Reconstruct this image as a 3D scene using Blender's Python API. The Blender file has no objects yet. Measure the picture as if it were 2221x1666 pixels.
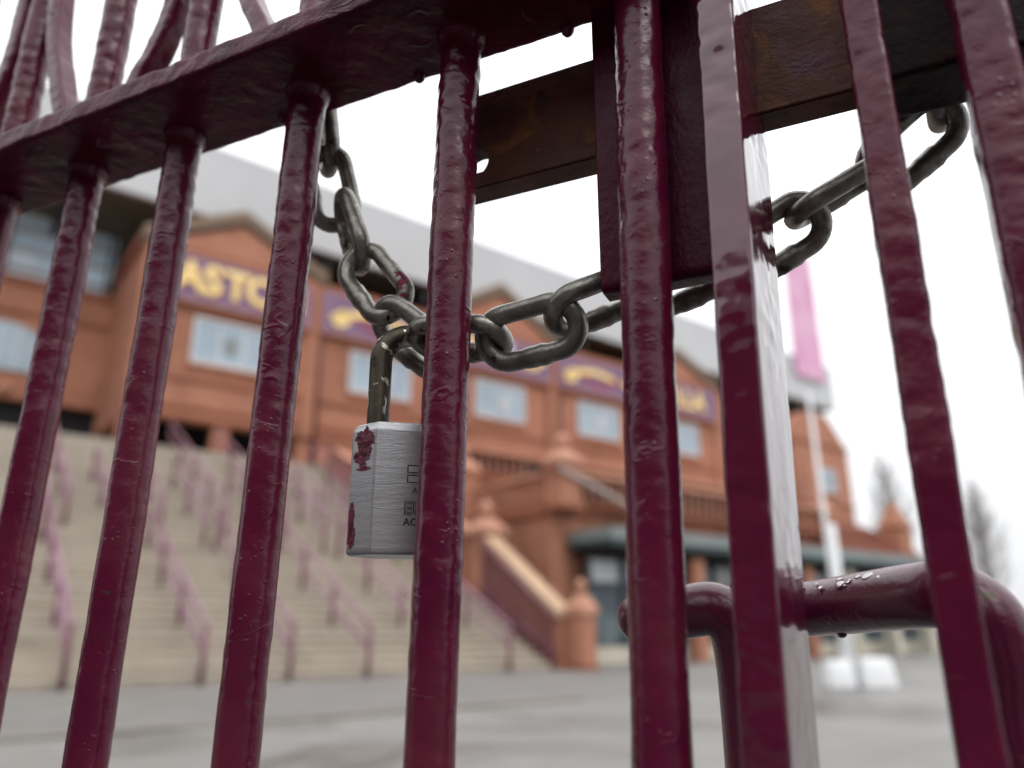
import bpy, bmesh, math, random
from mathutils import Vector, Matrix, noise
random.seed(7)
sc = bpy.context.scene
COL = sc.collection

# ------------------------------------------------------------------ camera
IW, IH, FPX, PITCH, CZ = 2221.0, 1666.0, 1700.0, math.radians(17.2), 1.0
cam_d = bpy.data.cameras.new('camera')
cam = bpy.data.objects.new('camera', cam_d); COL.objects.link(cam)
cam.location = (0, 0, CZ); cam.rotation_euler = (math.pi/2 + PITCH, 0, 0)
cam_d.sensor_width = 36.0; cam_d.lens = FPX/IW*36.0
cam_d.clip_start = 0.02; cam_d.clip_end = 2000
cam_d.dof.use_dof = True; cam_d.dof.focus_distance = 0.455; cam_d.dof.aperture_fstop = 3.5
cam_d.dof.aperture_blades = 0
sc.camera = cam

# ------------------------------------------------------------------ world (overcast), sun, exposure
SUN_EL, SUN_AZ = math.radians(52), math.radians(150)
w = bpy.data.worlds.new('World'); sc.world = w; w.use_nodes = True
nt = w.node_tree; nt.nodes.clear()
sky = nt.nodes.new('ShaderNodeTexSky'); sky.sky_type = 'NISHITA'; sky.sun_disc = False
sky.sun_elevation = SUN_EL; sky.sun_rotation = SUN_AZ; sky.dust_density = 4.0
mix = nt.nodes.new('ShaderNodeMix'); mix.data_type = 'RGBA'; mix.inputs[0].default_value = 0.92
# cloud layer over the clear sky: standard overcast law, brighter towards the zenith all the way round
tcw = nt.nodes.new('ShaderNodeTexCoord'); sep = nt.nodes.new('ShaderNodeSeparateXYZ'); nt.links.new(tcw.outputs['Generated'], sep.inputs[0])
mr = nt.nodes.new('ShaderNodeMapRange'); mr.inputs[1].default_value = 0; mr.inputs[2].default_value = 1; mr.inputs[3].default_value = 9.2; mr.inputs[4].default_value = 24.0
nt.links.new(sep.outputs['Z'], mr.inputs[0])
tint = nt.nodes.new('ShaderNodeVectorMath'); tint.operation = 'SCALE'; tint.inputs[0].default_value = (1, 1.012, 1.035); nt.links.new(mr.outputs[0], tint.inputs['Scale'])
nt.links.new(tint.outputs[0], mix.inputs[7])
nt.links.new(sky.outputs[0], mix.inputs[6])
bg = nt.nodes.new('ShaderNodeBackground'); bg.inputs[1].default_value = 0.10
nt.links.new(mix.outputs[2], bg.inputs[0])
wo = nt.nodes.new('ShaderNodeOutputWorld'); nt.links.new(bg.outputs[0], wo.inputs[0])
sl = bpy.data.lights.new('sun', 'SUN'); sl.energy = 0.7; sl.angle = math.radians(30); sl.color = (1, .97, .93)
so = bpy.data.objects.new('sun', sl); COL.objects.link(so)
sd = Vector((math.sin(SUN_AZ)*math.cos(SUN_EL), math.cos(SUN_AZ)*math.cos(SUN_EL), math.sin(SUN_EL)))
so.rotation_euler = sd.to_track_quat('Z', 'Y').to_euler(); so.location = (0, -20, 40)
sc.view_settings.view_transform = 'Standard'; sc.view_settings.look = 'None'
sc.view_settings.exposure = 0.0; sc.view_settings.gamma = 1.0
sc.cycles.use_denoising = True

# ------------------------------------------------------------------ frames and helpers
cp, sp_ = math.cos(PITCH), math.sin(PITCH)
def ray(x, y):
    X = (x - IW/2)/FPX; U = (IH/2 - y)/FPX
    return Vector((X, cp - sp_*U, sp_ + cp*U))
CAMP = Vector((0, 0, CZ))
GA = math.radians(-64.4)
GS = Vector((-math.sin(GA), -math.cos(GA), 0)); GN = Vector((-GS.y, GS.x, 0))     # gate: along, away
FA = math.radians(53)
FU = Vector((math.sin(FA), math.cos(FA), 0)); FV = Vector((-FU.y, FU.x, 0))        # stand: along, away
def G(s, n, z): return GS*s + GN*n + Vector((0, 0, z))
def Fp(u, v, z): return FU*u + FV*v + Vector((0, 0, z))
def gpix(x, y, n):
    d = ray(x, y); return CAMP + d*(n/d.dot(GN))
def gsz(x, y, n):
    p = gpix(x, y, n); return p.dot(GS), p.z
def fpix(x, y, v):
    d = ray(x, y); p = CAMP + d*(v/d.dot(FV)); return p.dot(FU), p.z
def upix(x, y, u):
    d = ray(x, y); p = CAMP + d*(u/d.dot(FU)); return p.dot(FV), p.z

def tag(o, label=None, cat=None, group=None, kind=None):
    if label: o['label'] = label
    if cat: o['category'] = cat
    if group: o['group'] = group
    if kind: o['kind'] = kind
    return o
def root(name, loc, label, cat, group=None):
    o = bpy.data.objects.new(name, None); COL.objects.link(o)
    o.location = loc; o.empty_display_size = .1
    return tag(o, label, cat, group)
def obj(name, verts, faces, m, parent=None, smooth=False):
    me = bpy.data.meshes.new(name); me.from_pydata([tuple(v) for v in verts], [], faces)
    if m: me.materials.append(m)
    if smooth: me.polygons.foreach_set('use_smooth', [True]*len(me.polygons))
    me.update()
    o = bpy.data.objects.new(name, me); COL.objects.link(o)
    if parent: attach(o, parent)
    return o
def world_loc(p):
    v = Vector(p.location)
    return v
def attach(o, parent):
    o.parent = parent
    if parent.type == 'EMPTY':
        o.matrix_parent_inverse = Matrix.Translation(-parent.location)
class MB:
    def __init__(s): s.v = []; s.f = []
    def add(s, vs, fs):
        b = len(s.v); s.v += [Vector(v) for v in vs]; s.f += [tuple(i + b for i in f) for f in fs]; return s
    def hexa(s, p8): return s.add(p8, [(0,3,2,1),(4,5,6,7),(0,1,5,4),(1,2,6,5),(2,3,7,6),(3,0,4,7)])
    def fbox(s, u0, u1, v0, v1, z0, z1):
        return s.hexa([Fp(u0,v0,z0),Fp(u1,v0,z0),Fp(u1,v1,z0),Fp(u0,v1,z0),Fp(u0,v0,z1),Fp(u1,v0,z1),Fp(u1,v1,z1),Fp(u0,v1,z1)])
    def gbox(s, a0, a1, n0, n1, z0, z1):
        return s.hexa([G(a0,n0,z0),G(a1,n0,z0),G(a1,n1,z0),G(a0,n1,z0),G(a0,n0,z1),G(a1,n0,z1),G(a1,n1,z1),G(a0,n1,z1)])
    def tube(s, pts, rad, seg=8, cap=True):
        pts = [Vector(p) for p in pts]; n = len(pts)
        rr = rad if isinstance(rad, (list, tuple)) else [rad]*n
        b = len(s.v); ref = None
        for i, p in enumerate(pts):
            t = (pts[min(i+1, n-1)] - pts[max(i-1, 0)]).normalized()
            if ref is None:
                ref = Vector((0, 0, 1)) if abs(t.z) < .9 else Vector((1, 0, 0))
            a = (ref - t*ref.dot(t)).normalized(); ref = a; c = t.cross(a)
            for k in range(seg):
                th = 2*math.pi*k/seg
                s.v.append(p + (a*math.cos(th) + c*math.sin(th))*rr[i])
        for i in range(n-1):
            for k in range(seg):
                k2 = (k+1) % seg
                s.f.append((b+i*seg+k, b+i*seg+k2, b+(i+1)*seg+k2, b+(i+1)*seg+k))
        if cap:
            s.f.append(tuple(b+k for k in reversed(range(seg)))); s.f.append(tuple(b+(n-1)*seg+k for k in range(seg)))
        return s
    def lathe(s, base, prof, seg=16):
        base = Vector(base); b = len(s.v); n = len(prof)
        for r, z in prof:
            for k in range(seg):
                th = 2*math.pi*k/seg
                s.v.append(base + Vector((r*math.cos(th), r*math.sin(th), z)))
        for i in range(n-1):
            for k in range(seg):
                k2 = (k+1) % seg
                s.f.append((b+i*seg+k, b+i*seg+k2, b+(i+1)*seg+k2, b+(i+1)*seg+k))
        s.f.append(tuple(b+k for k in reversed(range(seg)))); s.f.append(tuple(b+(n-1)*seg+k for k in range(seg)))
        return s
    def prism(s, poly, d):      # polygon (list of Vector) pushed along d
        n = len(poly); d = Vector(d)
        return s.add(list(poly) + [p + d for p in poly], [tuple(reversed(range(n))), tuple(range(n, 2*n))] +
                     [(i, (i+1) % n, n+(i+1) % n, n+i) for i in range(n)])
    def build(s, name, m, parent=None, smooth=False): return obj(name, s.v, s.f, m, parent, smooth)
def single(o, label, cat, group=None): return tag(o, label, cat, group)

# ------------------------------------------------------------------ materials
def pbr(name, col, rough=.6, metal=0., col2=None, var_scale=4., var_lo=.4, var_hi=.65, bumps=(), layers=(), spec=.5, coat=0., stretch=(1,1,1), detail=5., rough_var=0.):
    m = bpy.data.materials.new(name); m.use_nodes = True; t = m.node_tree; N = t.nodes; L = t.links
    b = N['Principled BSDF']; b.inputs['Roughness'].default_value = rough; b.inputs['Metallic'].default_value = metal
    b.inputs['Specular IOR Level'].default_value = spec; b.inputs['Coat Weight'].default_value = coat; b.inputs['Coat Roughness'].default_value = .08
    tc = N.new('ShaderNodeTexCoord')
    def mapped(st):
        mp = N.new('ShaderNodeMapping'); mp.inputs['Scale'].default_value = st; L.new(tc.outputs['Object'], mp.inputs[0]); return mp.outputs[0]
    def nz(scale, det=detail, st=stretch, rough_=.55, dist=0.):
        n = N.new('ShaderNodeTexNoise'); n.inputs['Scale'].default_value = scale; n.inputs['Detail'].default_value = det
        n.inputs['Roughness'].default_value = rough_; n.inputs['Distortion'].default_value = dist
        L.new(mapped(st), n.inputs['Vector']); return n.outputs['Fac']
    def ramp(src, lo, hi):
        r = N.new('ShaderNodeMapRange'); r.inputs[1].default_value = lo; r.inputs[2].default_value = hi; L.new(src, r.inputs[0]); return r.outputs[0]
    def mixc(f, a, bb):
        x = N.new('ShaderNodeMix'); x.data_type = 'RGBA'; L.new(f, x.inputs[0])
        for i, q in ((6, a), (7, bb)):
            if isinstance(q, tuple): x.inputs[i].default_value = (*q, 1)
            else: L.new(q, x.inputs[i])
        return x.outputs[2]
    cur = tuple(col)
    if col2: cur = mixc(ramp(nz(var_scale), var_lo, var_hi), cur, tuple(col2))
    rcur = None
    for ly in layers:            # dict(col, scale, lo, hi, stretch, rough)
        f = ramp(nz(ly['scale'], ly.get('detail', 6.), ly.get('stretch', (1,1,1)), .6, ly.get('dist', 0.)), ly['lo'], ly['hi'])
        if 'region' in ly:       # (axis vector, lo, hi) soft limit to where the wear sits
            ax, lo, hi = ly['region']
            dt = N.new('ShaderNodeVectorMath'); dt.operation = 'DOT_PRODUCT'; L.new(tc.outputs['Object'], dt.inputs[0]); dt.inputs[1].default_value = ax
            g = ramp(dt.outputs['Value'], lo, hi); mu = N.new('ShaderNodeMath'); mu.operation = 'MULTIPLY'; L.new(f, mu.inputs[0]); L.new(g, mu.inputs[1]); f = mu.outputs[0]
        cur = mixc(f, cur, tuple(ly['col']))
        if 'rough' in ly:
            x = N.new('ShaderNodeMix'); x.data_type = 'FLOAT'; L.new(f, x.inputs[0])
            if rcur is None: x.inputs[2].default_value = rough
            else: L.new(rcur, x.inputs[2])
            x.inputs[3].default_value = ly['rough']; rcur = x.outputs[0]
    if isinstance(cur, tuple): b.inputs['Base Color'].default_value = (*cur, 1)
    else: L.new(cur, b.inputs['Base Color'])
    if rough_var:
        r = N.new('ShaderNodeMapRange'); L.new(nz(60.), r.inputs[0]); r.inputs[1].default_value = .35; r.inputs[2].default_value = .7
        r.inputs[3].default_value = rough - rough_var; r.inputs[4].default_value = rough + rough_var
        if rcur is None: rcur = r.outputs[0]
    if rcur is not None: L.new(rcur, b.inputs['Roughness'])
    prev = None
    for bp in bumps:             # (scale, distance, detail, stretch[, kind])
        bu = N.new('ShaderNodeBump'); bu.inputs['Distance'].default_value = bp[1]; bu.inputs['Strength'].default_value = 1.0
        if len(bp) > 4 and bp[4] == 'ridge':
            f = nz(bp[0], bp[2], bp[3], .5, .6); a = N.new('ShaderNodeMath'); a.operation = 'SUBTRACT'; L.new(f, a.inputs[0]); a.inputs[1].default_value = .5
            c = N.new('ShaderNodeMath'); c.operation = 'ABSOLUTE'; L.new(a.outputs[0], c.inputs[0]); src = ramp(c.outputs[0], .0, .05)
            inv = N.new('ShaderNodeMath'); inv.operation = 'SUBTRACT'; inv.inputs[0].default_value = 1.; L.new(src, inv.inputs[1])
            mk = ramp(nz(bp[0]*.9, 1., bp[3]), .56, .68); mu = N.new('ShaderNodeMath'); mu.operation = 'MULTIPLY'; L.new(inv.outputs[0], mu.inputs[0]); L.new(mk, mu.inputs[1]); src = mu.outputs[0]
        elif len(bp) > 4 and bp[4] == 'pits':
            v = N.new('ShaderNodeTexVoronoi'); v.inputs['Scale'].default_value = bp[0]; L.new(mapped(bp[3]), v.inputs['Vector']); p0 = ramp(v.outputs['Distance'], .26, .0); mk = ramp(nz(bp[0]*.22, 1., bp[3]), .52, .62); mu = N.new('ShaderNodeMath'); mu.operation = 'MULTIPLY'; L.new(p0, mu.inputs[0]); L.new(mk, mu.inputs[1]); src = mu.outputs[0]
        else: src = nz(bp[0], bp[2], bp[3])
        L.new(src, bu.inputs['Height'])
        if prev: L.new(prev, bu.inputs['Normal'])
        prev = bu.outputs['Normal']
    if prev: L.new(prev, b.inputs['Normal'])
    return m

MAR = (.092, .0045, .025)
LOW = Vector((0, 0, 1))
paint = pbr('maroon_gloss_paint', MAR, .21, 0, (.074, .0032, .021), 30., .4, .6, spec=.36,
    layers=[dict(col=(.03, .016, .010), scale=55., lo=.685, hi=.705, rough=.75, dist=1.2), dict(col=(.11, .012, .03), scale=9., lo=.5, hi=.75, rough=.34),
            dict(col=(.10, .09, .055), scale=140., lo=.765, hi=.785, rough=.8)],
    bumps=[(60., .0009, 2., (1, 1, .8)), (170., .00035, 3., (1, 1, 1.2)), (50., .00022, 1., (1, 1, 1.6), 'ridge'), (230., .0004, 1., (1, 1, 1), 'pits')], rough_var=.05)
paint_stile = pbr('maroon_smooth_paint', MAR, .07, 0, (.074, .0032, .021), 30., .4, .6, spec=.75, coat=.3,
    layers=[dict(col=(.035, .02, .012), scale=50., lo=.70, hi=.73, rough=.7, dist=1.2)],
    bumps=[(60., .0005, 2., (1, 1, .7)), (260., .00010, 2., (1, 1, .1))])
paint_rail = pbr('maroon_brushed_paint', MAR, .33, 0, (.05, .0028, .013), 25., .4, .6, spec=.16,
    layers=[dict(col=(.05, .018, .008), scale=40., lo=.68, hi=.71, rough=.75, dist=1.)],
    bumps=[(60., .001, 3., (1, 1, 1.5)), (230., .0004, 3., (1, 1, 1.5)), (40., .0004, 1., (.8, .8, 1.5), 'ridge')])
paint_plate = pbr('maroon_pitted_paint', (.06, .003, .017), .34, 0, None, spec=.12, bumps=[(380., .0005, 4., (1, 1, .6)), (100., .0004, 2., (1, 1, 1))], rough_var=.08)
rust = pbr('rusted_flat_bar', (.062, .019, .012), .55, 0, (.105, .034, .017), 28., .42, .62, spec=.2,
    layers=[dict(col=(.18, .062, .018), scale=34., lo=.56, hi=.70, dist=1.), dict(col=(.045, .04, .036), scale=46., lo=.60, hi=.72, rough=.5), dict(col=(.06, .004, .016), scale=14., lo=.56, hi=.62, rough=.35)],
    bumps=[(150., .0007, 6., (1, 1, 1.6)), (520., .0003, 4., (1, 1, 1))])
tube_p = pbr('maroon_wet_tube_paint', (.10, .006, .032), .27, 0, (.08, .0045, .026), 20., .4, .6, coat=.3, spec=.45,
    layers=[dict(col=(.12, .11, .06), scale=30., lo=.645, hi=.665, rough=.85, dist=1.5), dict(col=(.02, .015, .01), scale=60., lo=.69, hi=.72, rough=.8)],
    bumps=[(260., .0004, 5., (1, 1, 1)), (90., .0004, 3., (1, 1, 1))], rough_var=.05)
steel = pbr('worn_chain_steel', (.165, .155, .138), .34, .7, (.31, .295, .262), 90., .42, .66,
    layers=[dict(col=(.03, .022, .016), scale=45., lo=.55, hi=.68, rough=.6),
            dict(col=(.075, .004, .018), scale=62., lo=.60, hi=.62, rough=.35, region=((-GS.x*1, -GS.y*1, 0), .19, .235))],
    bumps=[(500., .0002, 4., (1, 1, 1)), (120., .0003, 3., (1, 1, 1))], rough_var=.1)
shk = pbr('chipped_shackle', (.06, .047, .034), .42, .7, (.085, .07, .052), 70., .4, .65,
    layers=[dict(col=(.62, .57, .50), scale=42., lo=.555, hi=.57, rough=.28, dist=.8), dict(col=(.025, .018, .013), scale=80., lo=.62, hi=.68, rough=.6)],
    bumps=[(300., .0002, 4., (1, 1, 1))])
def lock_material():
    m = pbr('brushed_padlock_steel', (.44, .44, .45), .34, .85, (.35, .35, .36), 60., .35, .7, stretch=(.4, .4, 6.),
        layers=[dict(col=(.20, .195, .195), scale=480., lo=.58, hi=.80, stretch=(.35, .35, 2.4), rough=.5), dict(col=(.17, .15, .13), scale=45., lo=.68, hi=.8, rough=.55)],
        bumps=[(420., .00008, 4., (.3, .3, 3.)), (900., .00005, 3., (.4, .4, 2.)), (60., .00009, 2., (1, 1, 1))])
    return m
lock_m = lock_material()
dab_m = pbr('maroon_paint_dab', (.09, .004, .02), .35, 0, None, bumps=[(400., .0004, 3., (1, 1, 1))])
ink_m = pbr('dark_engraving', (.012, .012, .013), .6)
pale_eng = pbr('polished_engraving', (.55, .55, .56), .3, .8)
water = bpy.data.materials.new('water_drop'); water.use_nodes = True
wb = water.node_tree.nodes['Principled BSDF']; wb.inputs['Transmission Weight'].default_value = .35; wb.inputs['IOR'].default_value = 1.33; wb.inputs['Roughness'].default_value = .03; wb.inputs['Base Color'].default_value = (.12, .012, .045, 1)

terra = pbr('terracotta_brick', (.43, .19, .118), .85, 0, (.36, .15, .092), .8, .3, .7,
    layers=[dict(col=(.20, .08, .05), scale=.45, lo=.5, hi=.78, stretch=(1, 1, .35)), dict(col=(.45, .22, .14), scale=3., lo=.55, hi=.8)], bumps=[(30., .02, 3., (1, 1, 1))])
terra_d = pbr('moulded_terracotta', (.30, .105, .055), .8, 0, (.24, .085, .045), 2., .4, .6)
terra_l = pbr('pale_terracotta_stone', (.50, .25, .165), .8, 0, (.42, .20, .13), 3., .4, .6)
sand = pbr('buff_coping_stone', (.52, .35, .225), .85, 0, (.44, .295, .19), 2., .4, .6)
conc = pbr('stair_concrete', (.41, .345, .278), .8, 0, (.35, .295, .24), 1.5, .35, .65,
    layers=[dict(col=(.25, .215, .175), scale=.9, lo=.52, hi=.75, stretch=(1, 1, 3.)), dict(col=(.44, .40, .34), scale=2.4, lo=.58, hi=.8)], bumps=[(60., .01, 3., (1, 1, 1))])
conc_b = pbr('stair_concrete_damp', (.31, .265, .215), .7, 0, (.37, .32, .265), 1.2, .35, .65, layers=[dict(col=(.22, .19, .155), scale=.8, lo=.5, hi=.7, stretch=(1, 1, 3.))])
conc_c = pbr('stair_concrete_pale', (.43, .375, .315), .8, 0, (.36, .31, .26), 1.2, .35, .65, layers=[dict(col=(.26, .22, .18), scale=1.1, lo=.55, hi=.75, stretch=(1, 1, 3.))])
asph = pbr('forecourt_concrete', (.222, .214, .201), .55, 0, (.180, .172, .160), .5, .35, .7,
    layers=[dict(col=(.105, .10, .092), scale=.3, lo=.48, hi=.62, dist=.8, stretch=(1, 1, 1), rough=.35), dict(col=(.30, .292, .278), scale=1.4, lo=.55, hi=.8)], bumps=[(90., .004, 4., (1, 1, 1))])
pave_m = pbr('dark_pavement', (.15, .142, .132), .6, 0, (.195, .184, .172), .8, .35, .7, bumps=[(80., .004, 3., (1, 1, 1))])
kerb_m = pbr('kerb_stone', (.17, .15, .125), .8, 0, (.13, .115, .095), 3., .4, .6)
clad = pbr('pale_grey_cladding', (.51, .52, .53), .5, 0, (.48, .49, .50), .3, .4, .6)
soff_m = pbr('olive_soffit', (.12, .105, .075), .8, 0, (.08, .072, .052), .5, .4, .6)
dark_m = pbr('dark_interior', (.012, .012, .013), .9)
purple = pbr('purple_sign_board', (.20, .115, .20), .5, 0, (.17, .095, .175), 1., .4, .6)
gold = pbr('yellow_lettering', (.95, .72, .30), .5, 0, (.90, .64, .22), 2., .4, .6)
crimson = pbr('crimson_sign_paint', (.30, .02, .06), .5)
pane_m = pbr('pale_blue_glazing', (.36, .45, .52), .12, 0, (.30, .38, .45), .6, .4, .6)
frame_m = pbr('white_window_frame', (.55, .58, .60), .5)
blueglass = pbr('blue_grey_glazing', (.58, .76, .92), .08, 0, (.72, .78, .82), .5, .4, .6)
doorglass = pbr('dark_door_glass', (.05, .07, .085), .08, 0, (.12, .155, .16), 1.2, .45, .6)
canopy_m = pbr('grey_green_canopy', (.21, .235, .235), .4, 0, (.17, .20, .198), 1., .4, .6)
green_d = pbr('dark_green_trim', (.022, .045, .042), .5)
rail_m = pbr('worn_sky_sheen_rail', (.33, .19, .25), .3, 0, (.24, .10, .15), 2.5, .4, .65)  # worn maroon, paled to lilac for the sky reflected along the rails
post_m = pbr('maroon_rail_post', (.13, .035, .055), .5, 0, (.19, .07, .10), 2., .4, .65)
white_p = pbr('white_paint', (.78, .79, .80), .4)
cream = pbr('cream_stone', (.55, .51, .42), .8, 0, (.48, .44, .36), 2., .4, .6)
tile_m = pbr('red_roof_tile', (.26, .085, .05), .8, 0, (.20, .065, .04), 4., .4, .6)
pink = pbr('pink_banner_cloth', (.62, .27, .45), .7, 0, (.68, .42, .56), .35, .35, .65)
bark = pbr('haze_paled_bark', (.33, .315, .30), .9, 0, (.26, .25, .24), 6., .4, .6)  # bark colour lightened to stand for distance haze
blue_d = pbr('dark_blue_panel', (.03, .045, .07), .4)

# ------------------------------------------------------------------ ground
R = 400.
o = obj('ground', [(-R, -R, 0), (R, -R, 0), (R, R, 0), (-R, R, 0)], [(0, 1, 2, 3)], asph); tag(o, kind='structure')
mb = MB(); mb.add([Fp(-22, 9.1, .004), Fp(14.4, 9.1, .004), Fp(14.4, 15.6, .004), Fp(-22, 15.6, .004)], [(0, 1, 2, 3)])
o = mb.build('pavement', pave_m); tag(o, kind='structure')
mb = MB(); mb.add([G(-60, -12.4, .004), G(60, -12.4, .004), G(60, 2.2, .004), G(-60, 2.2, .004)], [(0, 1, 2, 3)])  # unseen dark road strip, carried inside the gate to cut bounce light
unseen_road_m = pbr('unseen_wet_asphalt', (.045, .045, .047), .4, 0, (.06, .06, .06), 1.5, .4, .6, bumps=[(200., .004, 3., (1, 1, 1))])
o = mb.build('unseen_road_strip', unseen_road_m); tag(o, kind='structure')
# unseen terraced houses opposite, added to darken reflections in the gate paint
brick_h = pbr('unseen_dark_house_brick', (.13, .06, .045), .85, 0, (.10, .045, .035), 2., .4, .6)
slate = pbr('unseen_wet_slate', (.05, .052, .06), .45)
for k in range(-5, 6):
    s0 = k*6.2
    h = root('unseen_terraced_house', G(s0+3, -12.6, 0), 'unseen dark brick terraced house added across the street from the gate', 'house', 'unseen terraced houses added across the street')
    MB().gbox(s0, s0+6.18, -20, -12.5, 0, 6.0).build('wall', brick_h, h)  # wall of the added unseen house
    MB().hexa([G(s0, -20.2, 6.005), G(s0+6.18, -20.2, 6.005), G(s0+6.18, -12.3, 6.005), G(s0, -12.3, 6.005), G(s0, -16.4, 9.2), G(s0+6.18, -16.4, 9.2), G(s0+6.18, -16.2, 9.2), G(s0, -16.2, 9.2)]).build('roof', slate, h)
    for a, z0, z1 in ((.8, 1., 2.5), (.8, 3.6, 5.), (3.9, 3.6, 5.)):
        MB().gbox(s0+a, s0+a+1.3, -12.49, -12.44, z0, z1).build('window', doorglass, h)
    MB().gbox(s0+4.1, s0+5.1, -12.49, -12.43, 0, 2.2).build('unseen_house_door', green_d, h)
kr = root('kerb', Fp(-5, 9.0, 0), 'low weathered brown kerb stones edging the dark pavement', 'kerb')
for i in range(20):
    u = -10.4 + i*.92
    dz = random.uniform(-.006, .006)
    mb = MB().fbox(u, u+.905, 8.92, 9.08, -.05, .022+dz); mb.build('kerb_stone', kerb_m, kr)

# ------------------------------------------------------------------ stairs
RIS, TRD, V0, NST = .165, .327, 15.4, 43
UL, UR = -12., 12.75
st = root('staircase', Fp(2, V0, 0), 'broad pale concrete staircase rising to the brick stand', 'staircase')
for i in range(NST):
    v = V0 + i*TRD; z = (i+1)*RIS
    mb = MB(); e = .018
    mb.hexa([Fp(UL, v, z-RIS-.2), Fp(UR, v, z-RIS-.2), Fp(UR, v+TRD+.1, z-RIS-.2), Fp(UL, v+TRD+.1, z-RIS-.2),
             Fp(UL, v-e*.4, z), Fp(UR, v-e*.4, z), Fp(UR, v+TRD+.1, z), Fp(UL, v+TRD+.1, z)])
    mb.build('step', (conc, conc_b, conc_c)[random.choice((0, 0, 1, 2, 2))], st)
    mb = MB().fbox(UL, UR, v-.03, v+.035, z-.035, z+.006)
    mb.build('nosing', cream, st)
ZT = NST*RIS; VT = V0 + NST*TRD
MB().fbox(UL, UR, VT+.05, 38, ZT-.4, ZT-.004).build('landing', conc, st)

def zslope(v): return (v - V0)/TRD*RIS
def handrail(u, i0, i1, label):
    va, vb = V0 + i0*TRD, V0 + i1*TRD
    r = root('handrail', Fp(u, va, zslope(va) if i0 else 0), label, 'handrail', 'handrails on the stairs')
    n = max(2, int((i1-i0)/5)+1)
    for k in range(n):
        i = i0 + (i1-i0)*k/(n-1); v = V0 + i*TRD - .12
        zb = max(0, math.floor(i+1e-6))*RIS
        if k == 0 and i0 == 0: zb = 0.
        MB().tube([Fp(u, v, zb-.01), Fp(u, v, zslope(v+.12)+.98)], .05, 8).build('post', post_m, r, True)
    for h, nm in ((1.0, 'top_rail'), (.55, 'middle_rail')):
        MB().tube([Fp(u, va-.16, zslope(va)+h), Fp(u, vb-.1, zslope(vb)+h)], .048, 8).build(nm, rail_m, r, True)
us = [2.35, 4.55, 6.2, 7.85, 9.6, 11.45]
names = ['between the two leftmost bars', 'between the second and third bars', 'just right of the third gate bar', 'directly under the padlock', 'behind the middle gate bar', 'nearest the sloping stair wall']
order = ['first from the left', 'second from the left', 'third from the left', 'fourth from the left', 'fifth from the left', 'sixth from the left']
for u, nm in zip(us, names):
    handrail(u, 0, 17, 'weathered maroon handrail at the foot of the stairs, ' + nm)
for u, nm in zip(us, order):
    handrail(u + .5, 20, 42.6, 'weathered maroon handrail reaching the top of the stairs, ' + nm)
for u, nm in zip([.9] + us[:-1], order):
    handrail(u + 1.45, 18, 30, 'short faded maroon handrail halfway up the stairs, ' + nm)

# ------------------------------------------------------------------ brick stand
VW = 31.5; ZS0_ = 13.62
dark_pipe = pbr('brown_cast_iron', (.075, .03, .025), .5)
BC = [9.13, 16.03, 22.95, 29.85, 36.8]; HB = 3.38
stand = root('brick_stand', Fp(22, VW, 0), 'long terracotta brick stadium stand with gables and pale roof', 'building')
ZB, ZE = 8.75, 15.95
def wall_quad(name, u0, u1, v0, v1, z0, z1, m, par): return MB().fbox(u0, u1, v0, v1, z0, z1).build(name, m, par)
# front wall: over the stair landing it starts above the dark openings
wall_quad('wall', 5.4, 13.2, VW, VW+.6, ZB, ZE, terra, stand)
wall_quad('wall', 13.2, 46.5, VW+.003, VW+.6, 0, ZE, terra, stand)
wall_quad('side_wall', 5.4, 5.9, VW+.61, 38.6, ZB, ZE, terra, stand)
for k, (c, pk) in enumerate(zip(BC, (17.72, 0, 18.1, 0, 17.4))):
    if pk:
        g = MB().prism([Fp(c-HB-.3, VW-.12, ZE-.001), Fp(c+HB+.3, VW-.12, ZE-.001), Fp(c, VW-.12, pk)], FV*.6); g.build('gable', terra, stand)
        for sgn in (-1, 1):
            a = Fp(c, VW-.2, pk+.02); b_ = Fp(c+sgn*(HB+.55), VW-.2, ZE-.12); d = FV*7
            up = Vector((0, 0, .62))
            MB().prism([a-Vector((0, 0, .1))-FV*.03, b_-Vector((0, 0, .1))-FV*.03, b_+Vector((0, 0, .06))-FV*.03, a+Vector((0, 0, .06))-FV*.03], FV*.1).build('dark_eaves_strip', dark_m, stand)  # thin near-black strip along the sloping gable edge
            MB().prism([a, b_, b_+up, a+up], FV*.75).build('gable_coping', pbr('brown_coping', (.20, .135, .09), .8) if 'brown_coping' not in bpy.data.materials else bpy.data.materials['brown_coping'], stand)
            MB().prism([a+Vector((0, 0, .05))+FV*.76, b_+Vector((0, 0, .05))+FV*.76, b_+up+FV*.76, a+up+FV*.76], FV*6).build('gable_roof', tile_m, stand)
for i in range(6):
    u = BC[0]-3.46 + i*6.92
    MB().fbox(u-.3, u+.3, VW-.16, VW+.05, ZB if u < 13 else 0, ZE).build('pilaster', terra, stand)
for z0, z1, pr, nm in ((13.42, 13.56, .12, 'string_course'), (10.35, 10.5, .1, 'string_course'), (9.2, 9.34, .09, 'string_course'), (ZB, ZB+.16, .1, 'lintel_course'), (15.72, 15.95, .14, 'cornice')):
    MB().fbox(5.35, 46.5, VW-pr, VW+.02, z0, z1).build(nm, terra_d, stand)
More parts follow.
